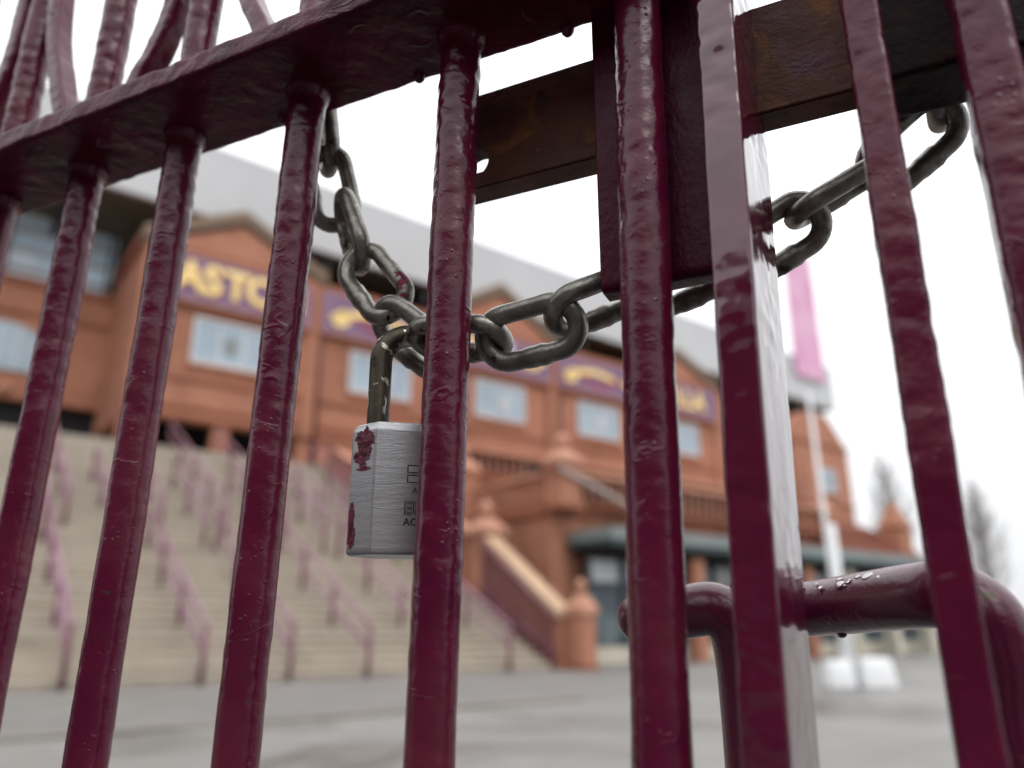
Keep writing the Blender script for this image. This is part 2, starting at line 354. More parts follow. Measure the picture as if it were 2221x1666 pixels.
def window(c, wd, z0, z1, v, par, cols=3, rows=2):
    wn = MB().fbox(c-wd/2, c+wd/2, v-.06, v-.02, z0, z1).build('window', pane_m, par)
    fr = MB()
    fr.fbox(c-wd/2-.1, c+wd/2+.1, v-.12, v-.01, z0-.12, z0).fbox(c-wd/2-.1, c+wd/2+.1, v-.12, v-.01, z1, z1+.12)
    fr.fbox(c-wd/2-.1, c-wd/2, v-.12, v-.01, z0, z1).fbox(c+wd/2, c+wd/2+.1, v-.12, v-.01, z0, z1)
    fo = fr.build('frame', frame_m); fo.parent = wn
    for i in range(1, cols):
        u = c - wd/2 + wd*i/cols; q = MB().fbox(u-.04, u+.04, v-.1, v-.03, z0, z1).build('mullion', frame_m); q.parent = wn
    k_ = int(c*7) % 3
    if k_ < 2: q = MB().fbox(c-.3+.3*k_, c+.25+.3*k_, v-.075, v-.065, z0+.4, z1-.5).build('notice', clad if k_ else canopy_m); q.parent = wn
    q = MB().fbox(c-wd/2-.2, c+wd/2+.2, v-.2, v-.01, z0-.26, z0-.125).build('sill', terra_l); q.parent = wn
for i, c in enumerate(BC):
    window(c, 2.95, 11.25, 12.95, VW, stand)
for u in (12.95, 19.95, 26.9, 33.9):
    MB().tube([Fp(u, VW-.24, 4.6 if u > 13.2 else ZB), Fp(u, VW-.24, ZS0_-.15)], .07, 8).build('downpipe', dark_pipe, stand, True)
# dark openings behind the landing and their piers
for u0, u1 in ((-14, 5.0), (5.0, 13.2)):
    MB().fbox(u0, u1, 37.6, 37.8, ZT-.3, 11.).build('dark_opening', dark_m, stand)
for u in (5.65, 9.13, 12.6):
    MB().fbox(u-.32, u+.32, VW+.05, VW+.55, ZT-.05, ZB+.01).build('pier', terra, stand)
# recessed wing on the left
wall_quad('wing_wall', -14, 5.4, 37.0, 37.5, 9.95, 15.2, terra, stand)
MB().fbox(-14, 5.39, 36.85, 37.02, 14.95, 15.25).build('wing_cornice', terra_d, stand)
MB().fbox(-14, 5.39, 36.88, 37.01, 13.6, 13.75).build('wing_string_course', terra_d, stand)
def arch(c, wd, z0, z1, v, par):
    poly = [Fp(c-wd/2, v, z0), Fp(c+wd/2, v, z0)] + [Fp(c+wd/2*math.cos(a), v, z1-.7+.7*math.sin(a)) for a in [math.pi*k/10 for k in range(11)]]
    wn = MB().prism(poly, FV*.1).build('arched_window', pane_m, par)
    for du in (-.7, 0, .7):
        q = MB().fbox(c+du-.04, c+du+.04, v-.05, v-.005, z0, z1-.15).build('mullion', frame_m); q.parent = wn
arch(1.35, 3.0, 11.1, 13.15, 36.9, stand)
arch(-4.6, 3.0, 11.1, 13.15, 36.9, stand)
MB().lathe(Fp(1.9, 36.95, 10.35), [(.02, -.25), (.22, -.15), (.27, 0), (.22, .15), (.02, .25)], 12).build('roundel', terra_l, stand, True)
# glazed upper terrace in the recessed wing
gz = MB().fbox(-14, 5.3, 38.2, 38.4, 15.3, 20.5).build('terrace_glazing', blueglass, stand)
for z in (16.0, 16.9, 17.8, 18.7, 19.6):
    q = MB().fbox(-14, 5.3, 38.06, 38.19, z, z+.16).build('glazing_bar', clad); q.parent = gz
for k in range(10):
    u = -13 + k*2
    q = MB().fbox(u, u+.1, 38.04, 38.185, 15.3, 20.5).build('glazing_post', blue_d); q.parent = gz
# roof
VR = 33.5
u0, zb0 = fpix(740, 535, VR); u1, zt1 = fpix(1269, 586, VR)
MB().hexa([Fp(-30, VR, 19.35), Fp(58.4, VR, 17.95), Fp(58.4, VR+.3, 17.95), Fp(-30, VR+.3, 19.35), Fp(-30, VR, 23.0), Fp(58.4, VR, 21.5), Fp(58.4, VR+.3, 21.5), Fp(-30, VR+.3, 23.0)]).build('roof_fascia', clad, stand)
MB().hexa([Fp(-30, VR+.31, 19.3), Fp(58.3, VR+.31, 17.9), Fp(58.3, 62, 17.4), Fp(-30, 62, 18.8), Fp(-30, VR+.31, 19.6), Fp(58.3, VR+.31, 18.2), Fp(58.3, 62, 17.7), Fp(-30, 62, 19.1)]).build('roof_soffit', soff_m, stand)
MB().hexa([Fp(-30, VR+.31, 22.98), Fp(58.4, VR+.31, 21.48), Fp(58.4, 62, 24.4), Fp(-30, 62, 25.9), Fp(-30, VR+.31, 23.1), Fp(58.4, VR+.31, 21.6), Fp(58.4, 62, 24.6), Fp(-30, 62, 26.1)]).build('roof_deck', clad, stand)
MB().fbox(57.8, 58.3, VR+.32, 62, 17.9, 21.6).build('roof_end_panel', clad, stand)
for k in range(15):
    u = -26 + k*5.7
    MB().fbox(u, u+.25, VR+.4, 60, 18.35-(u+26)*.016, 19.05-(u+26)*.016).build('roof_beam', pbr('dark_beam', (.02, .022, .024), .6) if k == 0 else bpy.data.materials['dark_beam'], stand)
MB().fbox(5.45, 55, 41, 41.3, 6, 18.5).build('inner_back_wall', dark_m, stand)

# sign boards
def text_mesh(body, size, ext, off=.02):
    cu = bpy.data.curves.new('t', 'FONT'); cu.body = body; cu.size = size; cu.extrude = ext; cu.offset = off; cu.align_x = 'CENTER'; cu.align_y = 'CENTER'; cu.resolution_u = 4
    to = bpy.data.objects.new('t', cu); COL.objects.link(to)
    bpy.context.view_layer.update()
    me = bpy.data.meshes.new_from_object(to.evaluated_get(bpy.context.evaluated_depsgraph_get()))
    bpy.data.objects.remove(to); bpy.data.curves.remove(cu)
    return me
def place_text(name, body, size, ext, org, ux, uz, m, parent, off=.02):
    me = text_mesh(body, size, ext, off); nn = ux.cross(uz)
    M = Matrix((ux, uz, nn)).transposed().to_4x4(); M.translation = org
    me.transform(M); me.materials.clear(); me.materials.append(m)
    o = bpy.data.objects.new(name, me); COL.objects.link(o); attach(o, parent); return o
ZS0, ZS1 = 13.62, 15.55
labels = ['purple sign board with large yellow letters under the leftmost gable', 'purple sign board with yellow scrollwork next to the lettered board on the left gable',
          'purple sign board with pale crest between scrolls in the middle bay', 'purple sign board with yellow scrollwork right of the crest board', 'purple sign board with yellow letters on the right-hand gable']
UZ = Vector((0, 0, 1))
def flat_strip(pts, wds, d0, d1, nm, m, parent):
    # ribbon in the sign plane, pts in (u,z)
    n = len(pts); L_, R_ = [], []
    for i, (u, z) in enumerate(pts):
        a = pts[max(i-1, 0)]; b_ = pts[min(i+1, n-1)]; t = Vector((b_[0]-a[0], b_[1]-a[1])).normalized(); q = Vector((-t.y, t.x))*wds[i]
        L_.append((u+q.x, z+q.y)); R_.append((u-q.x, z-q.y))
    vs = []; fs = []
    for i in range(n):
        vs += [Fp(*[L_[i][0], d0, L_[i][1]]), Fp(R_[i][0], d0, R_[i][1]), Fp(R_[i][0], d1, R_[i][1]), Fp(L_[i][0], d1, L_[i][1])]
    for i in range(n-1):
        for k in range(4): fs.append((4*i+k, 4*i+(k+1) % 4, 4*i+4+(k+1) % 4, 4*i+4+k))
    fs += [(3, 2, 1, 0), (4*n-4, 4*n-3, 4*n-2, 4*n-1)]
    return obj(nm, vs, fs, m, parent)
def scroll(c, zc, half, sgn, parent):
    pts, wd = [], []
    for k in range(22):           # spiral head
        a = k/21*2.2*math.pi; r = .06 + .38*k/21
        pts.append((c - half + .45 + r*math.cos(a+2.2), zc + .12*sgn + r*math.sin(a+2.2)*sgn)); wd.append(.07 + .10*k/21)
    x0, z0 = pts[-1]
    for k in range(1, 16):
        t = k/15; pts.append((x0 + (2*half-1.5)*t, z0 + (-.42*math.sin(t*math.pi)*sgn*.8 - (z0-zc)*t))); wd.append(.17-.03*t)
    flat_strip(pts, wd, VW-.42, VW-.36, 'scroll_ornament', gold, parent)
    pts = [(c+half-.5+.33*(1-k/16)*math.cos(k*.42)*1., zc-.05*sgn+.33*(1-k/16)*math.sin(k*.42)*sgn) for k in range(16)]
    flat_strip(pts, [.11]*16, VW-.425, VW-.365, 'scroll_tip', gold, parent)
for i, c in enumerate(BC):
    s = root('sign_board', Fp(c, VW-.3, ZS0), labels[i], 'sign', 'sign boards along the brick stand')
    MB().fbox(c-3.2, c+3.2, VW-.34, VW-.15, ZS0, ZS1).build('board', purple, s)
    for (a, b_, z0, z1) in ((c-3.25, c+3.25, ZS0-.09, ZS0), (c-3.25, c+3.25, ZS1, ZS1+.09), (c-3.25, c-3.2, ZS0, ZS1), (c+3.2, c+3.25, ZS0, ZS1)):
        MB().fbox(a, b_, VW-.37, VW-.15, z0, z1).build('moulding', terra_l, s)
    if i in (0, 4):
        word = 'ASTON' if i == 0 else 'VILLA'
        adv = [fpix(x_, y_, VW-.385)[0]-c for x_, y_ in ((412, 605), (461, 620), (512, 635), (568, 650), (628, 665))] if i == 0 else [-2.0, -1.05, -.35, .55, 1.55]
        fs_ = 1.72 if i == 0 else 1.55
        for ch, du in zip(word, adv):
            place_text('letter', ch, fs_, .03, Fp(c+du, VW-.385, (ZS0+ZS1)/2-.02), FU, UZ, gold, s, .055)
            place_text('letter_shadow', ch, fs_+.06, .012, Fp(c+du+.06, VW-.354, (ZS0+ZS1)/2-.07), FU, UZ, crimson, s, .065)
    elif i in (1, 3):
        scroll(c-.1, 14.6, 2.6, -1, s)
        flat_strip([(c-2.6+.26*k, 14.3+.25*math.sin(k*.5)) for k in range(20)], [.12]*20, VW-.352, VW-.343, 'crimson_ribbon', crimson, s)
    else:
        sh = [(-.55, .75), (.55, .75), (.55, -.1), (.3, -.55), (0, -.8), (-.3, -.55), (-.55, -.1)]
        MB().prism([Fp(c+a, VW-.40, 14.6+b_) for a, b_ in sh], FV*.05).build('shield', pbr('pale_blue_shield', (.55, .62, .75), .5), s)
        MB().prism([Fp(c+a*1.25, VW-.352, 14.6+b_*1.12) for a, b_ in sh], FV*.011).build('shield_border', crimson, s)
        for sg in (-1, 1):
            pts = [(c+sg*(2.1+.55*(1-k/20)*math.cos(k*.42)), 14.5+.55*(1-k/20)*math.sin(k*.42)) for k in range(19)]
            flat_strip(pts, [.15]*19, VW-.42, VW-.36, 'scroll_ornament', gold, s)
            flat_strip([(c+sg*(.85+.1*k), 14.35+.18*math.sin(k*.6)) for k in range(9)], [.12]*9, VW-.4, VW-.35, 'scroll_tail', gold, s)

# ------------------------------------------------------------------ end block (right of the stand)
eb = root('end_block', Fp(50, VW, 0), 'tall brick end block with single small window beside the white pole', 'building')
MB().fbox(46.6, 53.6, VW-1.2, VW+8, 0, 13.4).build('wall', terra, eb)
MB().prism([Fp(46.6, VW-1.2, 13.401), Fp(53.6, VW-1.2, 13.401), Fp(51.4, VW-1.2, 15.6), Fp(48.8, VW-1.2, 15.6)], FV*8).build('gable', terra, eb)
for (z0, z1) in ((9.0, 9.2), (13.2, 13.45), (8.0, 8.1)):
    MB().fbox(46.55, 53.65, VW-1.3, VW-1.19, z0, z1).build('string_course', terra_d, eb)
window(50.7, 1.5, 10.1, 11.5, VW-1.2, eb, 2)
MB().fbox(49.6, 52.2, VW-1.28, VW-1.19, 6.7, 7.8).build('stone_plaque', cream, eb)

# banner tower on the roof end
bn = root('roof_banner', Fp(54.5, VR-.2, 21.5), 'tall pale pink banner standing on the right end of the roof', 'banner')
MB().hexa([Fp(53.0, VR-.3, 19.9), Fp(56.9, VR-.3, 19.9), Fp(56.9, VR-.16, 19.9), Fp(53.0, VR-.16, 19.9), Fp(53.0, VR-.3, 31), Fp(56.8, VR-.3, 31), Fp(56.8, VR-.16, 31), Fp(53.0, VR-.16, 31)]).build('cloth', pink, bn)
MB().fbox(53.2, 57.05, VR-.15, VR+.0-.01, 21.3, 21.7).build('foot_bar', clad, bn)
MB().tube([Fp(54.6, VR-.08, 21.3), Fp(54.6, VR-.08, 31)], .07, 8).build('mast', clad, bn)

# ------------------------------------------------------------------ terrace block, balustrades, piers, porch
tb = root('terrace_block', Fp(20, 18, 0), 'brick terrace block above the entrance porch', 'building')
MB().fbox(14.95, 29, 18.0, 31.4, 0, 4.3).build('wall', terra, tb)
MB().fbox(14.85, 29, 17.85, 18.02, 4.2, 4.5).build('cornice', terra_d, tb)
MB().fbox(14.83, 14.97, 18.03, 31.4, 4.2, 4.5).build('cornice', terra_d, tb)
MB().fbox(13.6, 45, 25.0, 31.45, 4.3, 6.6).build('upper_wall', terra, tb)
MB().fbox(13.5, 45, 24.85, 25.02, 6.4, 6.65).build('upper_cornice', terra_d, tb)
def pier(u, v, z0, h, wd, label, name='terracotta_pier'):
    r = root(name, Fp(u, v, z0), label, 'pier', 'terracotta piers with ball finials')
    a = wd/2
    MB().fbox(u-a*1.2, u+a*1.2, v-a*1.2, v+a*1.2, z0, z0+.18*h*.6).build('plinth', terra_d, r)
    MB().fbox(u-a, u+a, v-a, v+a, z0+.01, z0+h).build('shaft', terra, r)
    MB().fbox(u-a*1.22, u+a*1.22, v-a*1.22, v+a*1.22, z0+h, z0+h+.14).build('cap_moulding', terra_l, r)
    b = a*1.05
    MB().hexa([Fp(u-a*1.25, v-a*1.25, z0+h+.145), Fp(u+a*1.25, v-a*1.25, z0+h+.145), Fp(u+a*1.25, v+a*1.25, z0+h+.145), Fp(u-a*1.25, v+a*1.25, z0+h+.145),
               Fp(u-b*.42, v-b*.42, z0+h+.5), Fp(u+b*.42, v-b*.42, z0+h+.5), Fp(u+b*.42, v+b*.42, z0+h+.5), Fp(u-b*.42, v+b*.42, z0+h+.5)]).build('cap', terra_l, r)
    k = a*.5
    MB().lathe(Fp(u, v, z0+h+.49), [(k*.5, 0), (k*.55, .04), (k, .1), (k*1.15, .1+k), (k*.8, .1+k*1.7), (k*.25, .12+k*2), (.01, .14+k*2.1)], 12).build('ball_finial', terra_l, r, True)
pier(13.45, 15.0, 0, 1.28, .48, 'terracotta newel pier with ball finial at the foot of the stairs')
pier(13.3, 18.9, 0, 3.55, .75, 'terracotta pier with ball finial at the top of the sloping stair wall')
pier(15.3, 17.75, 4.3, 1.35, .78, 'tall terracotta pier with ball finial at the corner of the terrace above the porch')
pier(14.6, 22.2, 4.3, 1.7, .8, 'pink-capped terracotta pier on the terrace between the corner pier and the stairs')
pier(24.1, 17.75, 4.3, 1.0, .7, 'terracotta pier on the terrace balustrade further along the porch')
pier(28.9, 17.75, 4.3, 1.0, .7, 'terracotta pier at the far end of the terrace balustrade')
def balustrade(u0, u1, v, z0, z1, label, n):
    r = root('balustrade', Fp((u0+u1)/2, v, z0), label, 'balustrade', 'terracotta balustrades')
    MB().fbox(u0, u1, v-.14, v+.14, z0, z0+.14).build('bottom_rail', terra_d, r)
    MB().fbox(u0, u1, v-.17, v+.17, z1-.15, z1).build('top_rail', terra_l, r)
    h = z1-z0-.29
    me = None
    for i in range(n):
        u = u0 + (i+.5)*(u1-u0)/n
        if me is None:
            q = MB().lathe((0, 0, 0), [(.065, 0), (.045, .1*h), (.078, .35*h), (.04, .75*h), (.065, h)], 8).build('baluster', terra, None, True); me = q.data
        else:
            q = bpy.data.objects.new('baluster', me); COL.objects.link(q)
        q.location = Fp(u, v, z0+.14); attach(q, r)
balustrade(15.75, 23.7, 17.75, 4.5, 5.55, 'terracotta balustrade above the porch right of the corner pier', 21)
balustrade(24.5, 28.5, 17.75, 4.5, 5.55, 'terracotta balustrade above the far half of the porch', 14)
balustrade(13.7, 19.6, 24.9, 6.65, 7.7, 'upper terracotta balustrade below the middle windows', 15)
balustrade(20.4, 34.0, 24.9, 6.65, 7.7, 'long upper terracotta balustrade below the right-hand windows', 35)
# side balustrade running back from the corner pier
gap_shade_m = pbr('painted_gap_shade', (.035, .016, .012), .6, 0, (.025, .012, .009), 3., .4, .6)  # near-black colour stands in for the shade between the balusters
MB().fbox(13.7, 34.0, 25.25, 25.4, 6.61, 7.55).build('gap_shade_panel', gap_shade_m, tb)
MB().fbox(15.8, 28.6, 18.3, 18.45, 4.31, 5.4).build('gap_shade_panel', gap_shade_m, tb)
r = root('balustrade', Fp(15.0, 20, 4.5), 'short dark terracotta balustrade running back beside the stairs', 'balustrade', 'terracotta balustrades')
MB().fbox(14.86, 15.14, 18.25, 21.7, 4.5, 4.64).build('bottom_rail', terra_d, r)
MB().fbox(14.83, 15.17, 18.25, 21.7, 5.35, 5.5).build('top_rail', terra_l, r)
for i in range(11):
    MB().lathe(Fp(15.0, 18.45+i*.31, 4.64), [(.075, 0), (.06, .07), (.1, .25), (.05, .55), (.075, .71)], 8).build('baluster', terra, r, True)
MB()
pr = root('ramp_rail', Fp(17, 17.4, 4.2), 'pale sloping metal handrail in front of the terrace balustrade', 'handrail')
ua, za = fpix(1215, 1015, 17.3); ub, zb = fpix(1400, 1118, 17.3)
MB().tube([Fp(ua, 17.3, za), Fp(ub, 17.3, zb)], .085, 8).build('rail', pbr('pale_grey_metal', (.42, .34, .31), .4), pr, True)
for t in (.02, .5, .98):
    uu = ua+(ub-ua)*t; zz = za+(zb-za)*t
    MB().tube([Fp(uu, 17.31, zz), Fp(uu, 17.86, zz-.12)], .03, 6).build('bracket', post_m, pr)

# sloping stair wall with buff coping and maroon railing on its face
pw = root('stair_wall', Fp(13.2, 16.5, 0), 'sloping stair side wall with buff coping and maroon railing', 'wall')
za, zb = 1.22, 3.32; va, vb = 15.35, 18.5
d = FU*.34
MB().prism([Fp(13.02, va, 0), Fp(13.02, vb, 0), Fp(13.02, vb, zb), Fp(13.02, va, za)], d).build('wall', terra, pw)
MB().prism([Fp(12.93, va, za+.003), Fp(12.93, vb, zb+.003), Fp(12.93, vb, zb+.17), Fp(12.93, va, za+.17)], FU*.5).build('coping', sand, pw)
for k in range(13):
    t = (k+.5)/13; v = va+(vb-va)*t; z = za+(zb-za)*t
    MB().tube([Fp(12.86, v, zslope(v)+.05), Fp(12.86, v, z+.02)], .035, 6).build('baluster', post_m, pw)
MB().tube([Fp(12.86, va, za-.02), Fp(12.86, vb, zb-.02)], .055, 8).build('railing', post_m, pw, True)
MB().tube([Fp(12.86, va, .35), Fp(12.86, vb, 2.0)], .06, 8).build('railing', post_m, pw, True)
pw2 = root('stair_wall', Fp(13.2, 22, 0), 'upper brick stair side wall rising to the stand beside the steps', 'wall')
MB().prism([Fp(12.8, 19.4, 0), Fp(12.8, 29.2, 0), Fp(12.8, 29.2, 7.7), Fp(12.8, 19.4, 3.6)], FU*.4).build('wall', terra, pw2)
MB().prism([Fp(12.74, 19.4, 3.603), Fp(12.74, 29.2, 7.703), Fp(12.74, 29.2, 7.9), Fp(12.74, 19.4, 3.8)], FU*.52).build('coping', terra_l, pw2)
MB().tube([Fp(12.6, 19.4, 3.3), Fp(12.6, 29.0, 7.9)], .07, 8).build('railing', post_m, pw2, True)

po = root('entrance_porch', Fp(22, 16.5, 0), 'entrance porch with flat grey-green canopy and glass doors', 'porch')
MB().fbox(15.55, 36.5, 16.0, 17.84, 3.36, 3.70).build('canopy', canopy_m, po)
MB().fbox(15.5, 36.55, 15.94, 17.84, 3.19, 3.357).build('canopy_trim', green_d, po)
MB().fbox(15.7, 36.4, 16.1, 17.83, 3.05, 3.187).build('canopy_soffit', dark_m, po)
for k in range(14):
    u = 15.75 + k*1.37
    dd = MB().fbox(u, u+1.25, 17.2, 17.28, .45, 2.95).build('glass_door', doorglass, po)
    q = MB().fbox(u, u+1.25, 17.12, 17.195, 2.05, 2.2).build('transom', blue_d); q.parent = dd
    q = MB().fbox(u+1.25, u+1.37, 17.1, 17.3, .45, 2.95).build('door_frame', blue_d); q.parent = dd
    q = MB().fbox(u+.1, u+1.1, 17.15, 17.19, 2.25, 2.85).build('light_pane', pane_m if k % 2 else frame_m); q.parent = dd
MB().fbox(15.6, 36.4, 17.0, 17.35, 0, .447).build('plinth', cream, po)
for u in (19.4, 22.1, 25.2, 27.9, 30.7, 33.4, 36.1):
    MB().fbox(u-.22, u+.22, 16.2, 16.64, 0, 2.99).build('column', terra if u < 26 else cream, po)

# low building on the right
lb = root('low_building', Fp(33, 18, 0), 'low brick range with red tiled roof and turret right of the white pole', 'building')
MB().fbox(29.1, 37.3, 17.9, 24, 0, 3.9).build('wall', terra, lb)
MB().hexa([Fp(29.1, 17.86, 3.96), Fp(37.4, 17.86, 3.96), Fp(37.4, 24, 3.96), Fp(29.1, 24, 3.96), Fp(29.4, 20.4, 5.6), Fp(37.0, 20.4, 5.6), Fp(37.0, 21.2, 5.6), Fp(29.4, 21.2, 5.6)]).build('roof', tile_m, lb)
for k in range(6):
    zr = 4.0 + k*.26; vv = 17.9 + k*.26*1.55
    MB().fbox(29.2+k*.05, 37.3-k*.06, vv-.05, vv+.1, zr, zr+.10).build('tile_course', tile_m, lb)
ch = MB(); ch.fbox(35.9, 36.9, 18.2, 19.2, 3.9, 5.35); ch.fbox(35.8, 37.0, 18.1, 19.3, 5.35, 5.5)
ch.hexa([Fp(35.9, 18.2, 5.5), Fp(36.9, 18.2, 5.5), Fp(36.9, 19.2, 5.5), Fp(35.9, 19.2, 5.5), Fp(36.3, 18.6, 6.6), Fp(36.5, 18.6, 6.6), Fp(36.5, 18.8, 6.6), Fp(36.3, 18.8, 6.6)])
ch.build('turret', terra, lb)

# far white building
fb = root('white_hall', Fp(60, 8, 0), 'far white low hall at the right edge', 'building')
MB().fbox(55, 75, 2, 20, 0, 4.2).build('wall', white_p, fb)
MB().fbox(54.8, 75, 1.8, 20, 4.2, 4.7).build('parapet', white_p, fb)
for k in range(5):
    MB().fbox(54.9, 54.99, 3+k*3.2, 4.6+k*3.2, 1.2, 2.6).build('window', blueglass, fb)

# white flagpole with weighted white base
def onground(x, y):
    d = ray(x, y); return CAMP + d*(-CZ/d.z)
fbp = onground(1862, 1494)
fl = root('flagpole', fbp, 'slim white pole rising from two white weighted blocks on the forecourt', 'pole')
p = fbp; rt = Vector((1, 0, 0))
q = p - rt*.1
MB().tube([q+Vector((-.05, 0, 0)), q+Vector((-.13, 0, 2.2)), q+Vector((-.16, 0, 5.2))], [.08, .045, .03], 10).build('mast', white_p, fl, True)
MB().tube([q+Vector((.02, 0, .0)), q+Vector((-.01, 0, 1.15)), q+Vector((-.02, 0, 2.75))], [.13, .075, .062], 10).build('sleeve', white_p, fl, True)
def blob(c, sx, sy, h): 
    m_ = MB(); prof = [(1., 0), (1.0, .12), (.92, .55), (.80, .90), (.74, .98), (.02, 1.)]
    vs = []; n = 14
    for r_, z_ in prof:
        for k in range(n):
            a = 2*math.pi*k/n; ca, sa = math.cos(a), math.sin(a)
            vs.append(c + Vector((sx*r_*math.copysign(abs(ca)**.35, ca), sy*r_*math.copysign(abs(sa)**.35, sa), h*z_)))
    fs = [(i*n+k, i*n+(k+1) % n, (i+1)*n+(k+1) % n, (i+1)*n+k) for i in range(len(prof)-1) for k in range(n)] + [tuple(reversed(range(n)))]
    m_.add(vs, fs); return m_
blob(p + rt*.30, .30, .28, .50).build('weight_block', white_p, fl, True)
blob(p - rt*.32, .24, .26, .46).build('weight_block', white_p, fl, True)

# bare trees far right
def tree(u, v, h, label, seed, spread):
    rnd = random.Random(seed)
    r = root('bare_tree', Fp(u, v, 0), label, 'tree', 'bare winter trees')
    tr, br = MB(), MB()
    base = Fp(u, v, 0)
    tr.tube([base, base+Vector((.1, 0, h*.3)), base+Vector((0, .1, h*.65)), base+Vector((.1, 0, h))], [.32, .24, .13, .03], 7)
    def grow(p0, d, ln, rad, dep):
        pts = [p0]; q = p0.copy(); dd = d.copy()
        for k in range(3):
            dd = (dd + Vector((rnd.uniform(-.2, .2), rnd.uniform(-.2, .2), rnd.uniform(.02, .22)))).normalized(); q = q + dd*ln/3; pts.append(q.copy())
        br.tube(pts, [rad, rad*.8, rad*.6, rad*.3], 4, False)
        if dep:
            for k in range(5):
                b0 = pts[1+k % 3]; a = rnd.uniform(0, 6.283)
                nd = (dd*.9 + Vector((math.cos(a), math.sin(a), .3))*.6).normalized()
                grow(b0, nd, ln*rnd.uniform(.45, .65), rad*.5, dep-1)
    for k in range(26):
        z = h*(.18 + .8*k/26); a = k*2.4
        grow(base + Vector((0, 0, z)), Vector((math.cos(a)*spread, math.sin(a)*spread, 1)).normalized(), h*.3*(1.1-.75*k/26), .07, 2)
    tr.build('trunk', bark, r, True); br.build('crown', bark, r, True)
def fgo(x, y, dist):   # ground spot along a viewing direction
    d = ray(x, y); d.z = 0; d.normalize(); q = d*dist; return q.dot(FU), q.dot(FV)
uu, vv = fgo(1925, 1100, 75); tree(uu, vv, 14., 'slim bare tree behind the brick turret', 3, .35)
uu, vv = fgo(2115, 1100, 62); tree(uu, vv, 9.6, 'bare tree right of the turret above the white hall', 9, .45)

# ------------------------------------------------------------------ GATE
D0, BW, TILT = .345, .0218, .02
def fbm(p, s, st=1.):
    return noise.noise(Vector((p.x*s, p.y*s, p.z*s*st)))
def lumps(p, amp=1.):
    k = max(0, .35 + 1.1*noise.noise(Vector((p.x*14+3, p.y*14, p.z*22))) + max(0, min(.8, (p.z-1.1)*3)))
    r = 1 - abs(noise.noise(Vector((p.x*40+9, p.y*40, p.z*60))))*9
    return amp*(.00055*fbm(p, 30, .7) + k*(.00062*fbm(p, 80, 1.3) + .00022*fbm(p, 190)) + .00010*max(r, 0)*max(0, min(1, k-.75)*2))
def rsq(wd, dp, rad, m=4, side=3):
    pts = []
    for cx, cy, a0 in ((wd/2-rad, dp/2-rad, 0), (-wd/2+rad, dp/2-rad, 90), (-wd/2+rad, -dp/2+rad, 180), (wd/2-rad, -dp/2+rad, 270)):
        for k in range(m+1):
            a = math.radians(a0 + 90*k/m); pts.append((cx+rad*math.cos(a), cy+rad*math.sin(a)))
    out = []
    n = len(pts)
    for i in range(n):
        a, b = pts[i], pts[(i+1) % n]; dd = math.hypot(b[0]-a[0], b[1]-a[1])
        k = max(1, int(dd/.0022))
        for j in range(k): out.append((a[0]+(b[0]-a[0])*j/k, a[1]+(b[1]-a[1])*j/k))
    return out
def sweep(name, prof, frames, m, parent, amp=1., grow=None):
    """prof: 2D list; frames: list of (origin, a, b) -> a,b axes for profile x,y"""
    vs, fs = [], []; n = len(prof)
    for j, (o_, a, b) in enumerate(frames):
        g = grow(j) if grow else 0.
        for (x, y) in prof:
            dirv = (a*x + b*y); nl = dirv.normalized()
            p = o_ + dirv + nl*g
            vs.append(p + nl*lumps(p, amp))
    for j in range(len(frames)-1):
        for k in range(n):
            k2 = (k+1) % n; fs.append((j*n+k, j*n+k2, (j+1)*n+k2, (j+1)*n+k))
    fs.append(tuple(reversed(range(n)))); fs.append(tuple((len(frames)-1)*n+k for k in range(n)))
    return obj(name, vs, fs, m, parent, True)
def zlist(z0, z1):
    zs = []; z = z0
    while z < z1:
        zs.append(z); z += .0014 if .90 < z < 1.66 else .02
    zs.append(z1); return zs
ZRB, ZRT = 1.357, 1.3745
RB = .0129
def round_bar(parent, sc_, z0, z1):
    zs = zlist(z0, z1); pr_ = [(RB*(1+.018*math.cos(4*a))*math.cos(a), RB*(1+.018*math.cos(4*a))*math.sin(a)) for a in [2*math.pi*k/44 for k in range(44)]]
    fr = [(G(sc_ + TILT*(z-1.18), D0+.0125, z), GS, GN) for z in zs]
    def grow(j):
        z = zs[j]
        return .0030*math.exp(-((z-ZRB)/.006)**2) + .0025*math.exp(-((z-ZRT)/.005)**2)
    return sweep('bar', pr_, fr, paint, parent, 1., grow)
def bar(parent, sl, z0, z1, wd=BW, dp=BW, rad=.0058, collar=True, tilt=TILT, n0=D0, amp=1., yaw=0., m=None):
    zs = zlist(z0, z1); pr_ = rsq(wd, dp, rad)
    cy, sy = math.cos(yaw), math.sin(yaw); a_ = GS*cy - GN*sy; b2 = GN*cy + GS*sy
    fr = [(G(sl + tilt*(z-1.2), n0, z) + a_*(wd/2) + b2*(dp/2), a_, b2) for z in zs]
    def grow(j):
        if not collar: return 0
        z = zs[j]
        return .0035*math.exp(-((z-ZRB)/.006)**2) + .003*math.exp(-((z-ZRT)/.005)**2)
    return sweep('bar', pr_, fr, m or paint, parent, amp, grow)
left = root('gate_leaf', G(-.5, D0, 0), 'maroon iron gate leaf with thick painted bars and cross rail on the left', 'gate', 'pair of maroon gate leaves')
right = root('gate_leaf', G(.1, D0, 0), 'maroon iron gate leaf at the right edge whose bars stand close together', 'gate', 'pair of maroon gate leaves')
for c_ in (-.896, -.784, -.672, -.5605, -.4514, -.3333, -.2108, -.0958): round_bar(left, c_, .12, 1.98)
bar(left, -.0605, .0, 1.98, wd=.0192, dp=.062, rad=.0022, collar=False, amp=1.3, yaw=math.radians(4.5), m=paint_stile)
